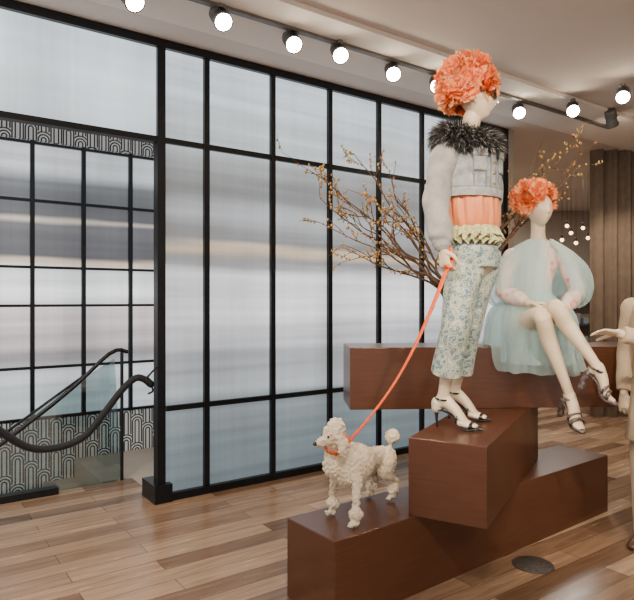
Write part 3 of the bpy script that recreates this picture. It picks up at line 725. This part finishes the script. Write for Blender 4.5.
# feet (hanging, toes down/right)
def hang_foot(a, d, nm):
    d = Vector(d).normalized(); s_ = Vector((-d.y, d.x, 0)).normalized(); up = s_.cross(d)
    if up.z < 0: up = -up
    hh = .10; L = .185
    hp = a-up*.148-d*.03; tp = hp+d*L
    foot(bm, a, hp, tp, hh); return hp, tp
fA = hang_foot(aA, (.25, -.72, -.30), 'a'); fB = hang_foot(aB, (.80, -.45, -.42), 'b')
sR = S(512, 257, 3.90); eR = S(504, 292, 3.80); wR = S(529, 303, 3.62)
sL = S(565, 257, 3.96); eL = S(577, 291, 3.86); wL = S(563, 312, 3.62)
for a_, b_, c_ in ((sR, eR, wR), (sL, eL, wL)):
    loft(bm, [(a_, .047), (a_.lerp(b_, .5), .040), (b_, .034), (b_.lerp(c_, .4), .033), (c_, .023)], seg=14)
hand(bm, wR, (.9, -.4, -.05), (.1, -.1, -1), (.3, -.9, .1), .3); hand(bm, wL, (-.35, -.8, -.25), (0, -.2, -1), (-.9, .2, 0), .3)
fuse(finish('body', bm, M_skin, sm2), .0048, 2)
bm = bmesh.new()
loft(bm, [(S(527, 312, 3.93), .145, .118), (S(530, 296, 3.95), .120, .098), (S(534, 272, 3.95), .138, .11), (S(537, 258, 3.94), .153, .10), (S(538, 248, 3.93), .11, .065)], side=s2, seg=28)
for a_, b_, c_ in ((sR, eR, wR), (sL, eL, wL)):
    loft(bm, [(a_, .058), (a_.lerp(b_, .5), .056), (b_, .052), (b_.lerp(c_, .5), .052), (b_.lerp(c_, .75), .040)], seg=18, sub=8, fn=fs)
fuse(finish('floral_blouse', bm, M_blouse, sm2), .006, 1)
shoe(sm2, 'sandal_right', fA[0], fA[1], aA, .10, 'sandal', M_sandal, M_sandal)
shoe(sm2, 'sandal_left', fB[0], fB[1], aB, .10, 'sandal', M_sandal, M_sandal)
wig('flower_wig', sm2, S(534, 198, 3.90), (.102, .080), (.30, -.95, 0), 44, .054, .15)
def sheet(name, prof, cen, gap, ruff, seed, fz=None, ph=0):
    bm = bmesh.new(); N = 260; M = len(prof)*6; rows = []
    pr = spline([(Vector((p[2], 0, 0)), p[0], p[1]) for p in prof], 6)
    for i, (zz, rx, ry) in enumerate(pr):
        u = i/(len(pr)-1); row = []
        for k in range(N+1):
            th = math.pi/2+gap+(2*math.pi-2*gap)*k/N
            w = 1+ruff*(u**.6)*(.55*math.sin(11*th+seed+3*u)+.25*math.sin(23*th+2*seed-2*u)+1.1*noise.noise(Vector((math.cos(th)*3, math.sin(th)*3, u*3+seed))))
            p = Vector((cen.x, cen.y, zz.x))+s2*math.cos(th)*rx*w+F2*math.sin(th)*ry*w
            p.z += .5*ruff*u*.3*noise.noise(Vector((math.cos(th)*5+9, math.sin(th)*5, seed)))
            if fz: p = fz(p, u, th)
            row.append(bm.verts.new(p))
        rows.append(row)
    for A_, B_ in zip(rows[:-1], rows[1:]):
        for k in range(N): bm.faces.new((A_[k], A_[k+1], B_[k+1], B_[k]))
    return finish(name, bm, M_organza, sm2)
cc2 = S(540, 260, 3.93)
sheet('organza_cape_outer', [(.085, .07, 1.845), (.17, .11, 1.80), (.25, .15, 1.745), (.325, .19, 1.66), (.365, .22, 1.54), (.345, .22, 1.44), (.27, .18, 1.40)], cc2, .20, .10, 1.0)
sheet('organza_cape_inner', [(.08, .065, 1.83), (.16, .10, 1.78), (.23, .14, 1.70), (.28, .17, 1.60), (.30, .19, 1.48)], cc2, .30, .10, 4.0)
def drape(p, u, th):
    # the seat edge is where the fabric can fall
    q = p-Vector((.204, 3.71, 0)); yb = q.dot(Vector((-.062, .998, 0)))
    k = max(0, min(1, (-yb-.005)/.05))
    lim = 1.165+.004*math.sin(th*30)
    if p.z < lim: p.z = lim*(1-k)+p.z*k
    return p
cs = Vector((1.37, 3.86, 0))
sheet('organza_skirt_outer', [(.13, .115, 1.50), (.17, .17, 1.45), (.22, .26, 1.40), (.25, .31, 1.33), (.265, .33, 1.2), (.275, .335, 1.10), (.285, .34, 1.01)], cs, .0, .10, 2.0, drape)
sheet('organza_skirt_inner', [(.13, .115, 1.49), (.16, .16, 1.43), (.20, .24, 1.38), (.23, .28, 1.30), (.24, .29, 1.18), (.25, .30, 1.06)], cs, .0, .10, 6.0, drape)

# ------------------------------------------------------------------ branches in wicker vase
vb = S(456, 343, 3.93); vb.z = 2*T+T
br = empty('blossom_branch_vase', vb)
bm = bmesh.new()
loft(bm, [(vb+Z*.0, .045), (vb+Z*.10, .06), (vb+Z*.22, .05), (vb+Z*.30, .038), (vb+Z*.33, .045)], seg=32, sub=10, rnd=False, fn=lambda th, u: 1+.04*math.sin(th*12+math.floor(u*24)*math.pi))
finish('wicker_vase', bm, M_wicker, br)
bm = bmesh.new(); bb_ = bmesh.new(); mouth = vb+Z*.31
def twig(p0, d, L, r, depth):
    n = max(3, int(L/.06)); p = p0.copy(); pts = [(p.copy(), r)]
    for i in range(n):
        d = (d+Vector([random.gauss(0, .14) for _ in range(3)])+Z*.03).normalized(); p = p+d*L/n; rr = r*(1-.7*(i+1)/n)+.0010; pts.append((p.copy(), rr))
        if random.random() < .8: ball(bb_, p+Vector([random.uniform(-.01, .01) for _ in range(3)]), random.uniform(.005, .009), 1, (1, 1, 1.6))
        if depth > 0 and random.random() < .5:
            s_ = (d+Vector([random.gauss(0, .55) for _ in range(3)])).normalized(); twig(p, s_, L*random.uniform(.35, .6), rr*.65, depth-1)
    loft(bm, pts, seg=6, sub=2)
for (u, v, dd) in ((310, 165, 3.9), (328, 182, 4.05), (350, 152, 4.1), (330, 228, 3.8), (318, 200, 4.15), (365, 190, 3.8), (385, 172, 4.15), (400, 205, 4.0), (594, 142, 4.3), (566, 152, 4.2), (545, 166, 4.3), (524, 185, 4.2), (345, 245, 4.1), (340, 205, 3.95), (580, 165, 4.25)):
    t = S(u, v, dd); n = 10; prev = mouth-Z*.15+Vector((random.uniform(-.015, .015), random.uniform(-.015, .015), 0)); pts = [(prev, .009)]
    mid = mouth.lerp(t, .45)+Z*.05*random.uniform(-.5, 1.6)
    for i in range(1, n+1):
        q = i/n; p = ((1-q)**2)*mouth+2*q*(1-q)*mid+q*q*t+Vector([random.gauss(0, .012) for _ in range(3)])
        r = .0080*(1-q)+.0022; pts.append((p, r))
        if q > .3:
            dr = (t-mouth).normalized()
            if random.random() < .9: twig(p, (dr+Vector([random.gauss(0, .5) for _ in range(3)])).normalized(), random.uniform(.10, .24), r*.6, 1)
            ball(bb_, p+Vector([random.uniform(-.01, .01) for _ in range(3)]), random.uniform(.006, .010), 1)
    loft(bm, pts, seg=7, sub=3)
finish('branches', bm, M_bark, br); finish('buds', bb_, M_bud, br)

# ------------------------------------------------------------------ mannequin in cream coat (right edge)
F3, L3 = basis((-.82, -.57)); s3 = L3
sm3 = empty('coat_mannequin', (2.03, 3.5, 0)); O = Vector((2.03, 3.50, 0))
def Q(l, f_, z): return O+L3*l+F3*f_+Z*z
bm = bmesh.new()
loft(bm, [(Q(0, 0, .92), .15, .11), (Q(0, 0, 1.08), .12, .10), (Q(0, 0, 1.3), .16, .11), (Q(0, 0, 1.43), .17, .08), (Q(0, 0, 1.48), .08, .06), (Q(0, .01, 1.58), .052)], side=s3, seg=20)
head(bm, Q(.02, -.01, 1.66), F3, .235)
sr, er, wr = Q(-.19, 0, 1.40), Q(-.24, -.03, 1.12), Q(-.22, .04, .88)
slh, elh, wlh = Q(.19, 0, 1.40), Vector((1.90, 3.24, 1.20)), Vector((1.635, 3.25, 1.27))
loft(bm, [(sr, .045), (er, .036), (wr, .024)], seg=12); loft(bm, [(slh, .045), (elh, .036), (wlh, .024)], seg=12)
hand(bm, wlh, (-1, -.05, .12), (.1, -.35, -1), (-.1, .9, .3), .14, .95); hand(bm, wr, (0, -.1, -1), (.6, .5, 0), (-.5, -.6, 0), .4)
for q in (-1, 1):
    loft(bm, [(Q(q*.08, 0, .9), .085), (Q(q*.09, .01, .48), .055), (Q(q*.10, -.02, .09), .034)], seg=14)
fuse(finish('body', bm, M_skin, sm3), .005, 2)
bm = bmesh.new()
loft(bm, [(Q(0, 0, .62), .22, .17), (Q(0, 0, .85), .19, .155), (Q(0, 0, 1.08), .165, .135), (Q(0, 0, 1.3), .19, .135), (Q(0, 0, 1.43), .18, .09), (Q(0, 0, 1.49), .09, .08)], side=s3, seg=30, sub=6, rnd=False, fn=fold(5, 7, .02))
for a_, b_, c_ in ((sr, er, wr), (slh, elh, wlh)):
    loft(bm, [(a_, .066), (a_.lerp(b_, .5), .062), (b_, .056), (b_.lerp(c_, .5), .052), (b_.lerp(c_, .92), .046)], seg=18, sub=6, rnd=False, fn=lambda th, u: 1+.04*math.sin(22*u+2*th))
    ball(bm, a_, .066, 3); ball(bm, b_, .056, 3)
fuse(finish('coat', bm, M_cream, sm3), .007, 2)
bm = bmesh.new()
for q in (-1, 1):
    loft(bm, [(Q(q*.09, 0, .86), .105), (Q(q*.095, .01, .48), .092), (Q(q*.10, -.02, .05), .085)], seg=24, sub=8, rnd=False, fn=fold(3, 5, .04))
fuse(finish('trousers', bm, M_cream, sm3), .007, 2)
bm = bmesh.new()
for q in (-1, 1):
    c = Q(q*.10, -.05, 0)
    loft(bm, [(c+Z*.045, .038, .04), (c+F3*.08+Z*.04, .040, .036), (c+F3*.17+Z*.028, .045, .026), (c+F3*.23+Z*.02, .030, .018)], side=s3, seg=16)
finish('shoes', bm, M_brownshoe, sm3)
bm = bmesh.new(); hcn = Q(.02, -.01, 1.72)
loft(bm, [(hcn-Z*.012, .170, .185), (hcn+Z*.0, .165, .18)], side=s3, seg=36, sub=1, rnd=False)
loft(bm, [(hcn, .088, .104), (hcn+Z*.05, .086, .10), (hcn+Z*.09, .070, .085)], side=s3, seg=30)
finish('brimmed_hat', bm, M_hat, sm3)
bm = bmesh.new()
for q in (-1, 1):
    pts = [(Q(q*.07, .085, 1.47), .022, .006), (Q(q*.075, .14, 1.38), .04, .006), (Q(q*.01, .155, 1.15), .008, .006)]
    loft(bm, pts, side=s3, seg=10)
finish('lapels', bm, M_cream, sm3)

# ------------------------------------------------------------------ light
w = bpy.data.worlds.new('world'); bpy.context.scene.world = w; w.use_nodes = True
bg = w.node_tree.nodes['Background']; bg.inputs['Color'].default_value = (1, .95, .90, 1); bg.inputs['Strength'].default_value = 1.15
for nm, loc, sz, pw in (('overhead_fill_light', (0, -.5, 3.28), 1.6, 50), ('overhead_fill_light', (3.4, 1.6, 3.28), 1.2, 30), ('overhead_fill_light', (3.8, 9.6, 3.28), 1.4, 80), ('overhead_fill_light', (-2.8, 2.0, 3.28), 1.2, 60)):  # area fills added to brighten the room, no ceiling panels there
    l = bpy.data.lights.new(nm, 'AREA'); l.energy = pw; l.size = sz; l.color = (1, .92, .83)
    lo = bpy.data.objects.new(nm, l); lo.location = loc; link(lo)

cam = bpy.data.cameras.new('camera'); co = bpy.data.objects.new('camera', cam); link(co)
co.location = (0, 0, H); co.rotation_euler = (math.pi/2, 0, 0)
cam.sensor_width = 36; cam.lens = FL/634*36; cam.clip_end = 100
bpy.context.scene.camera = co
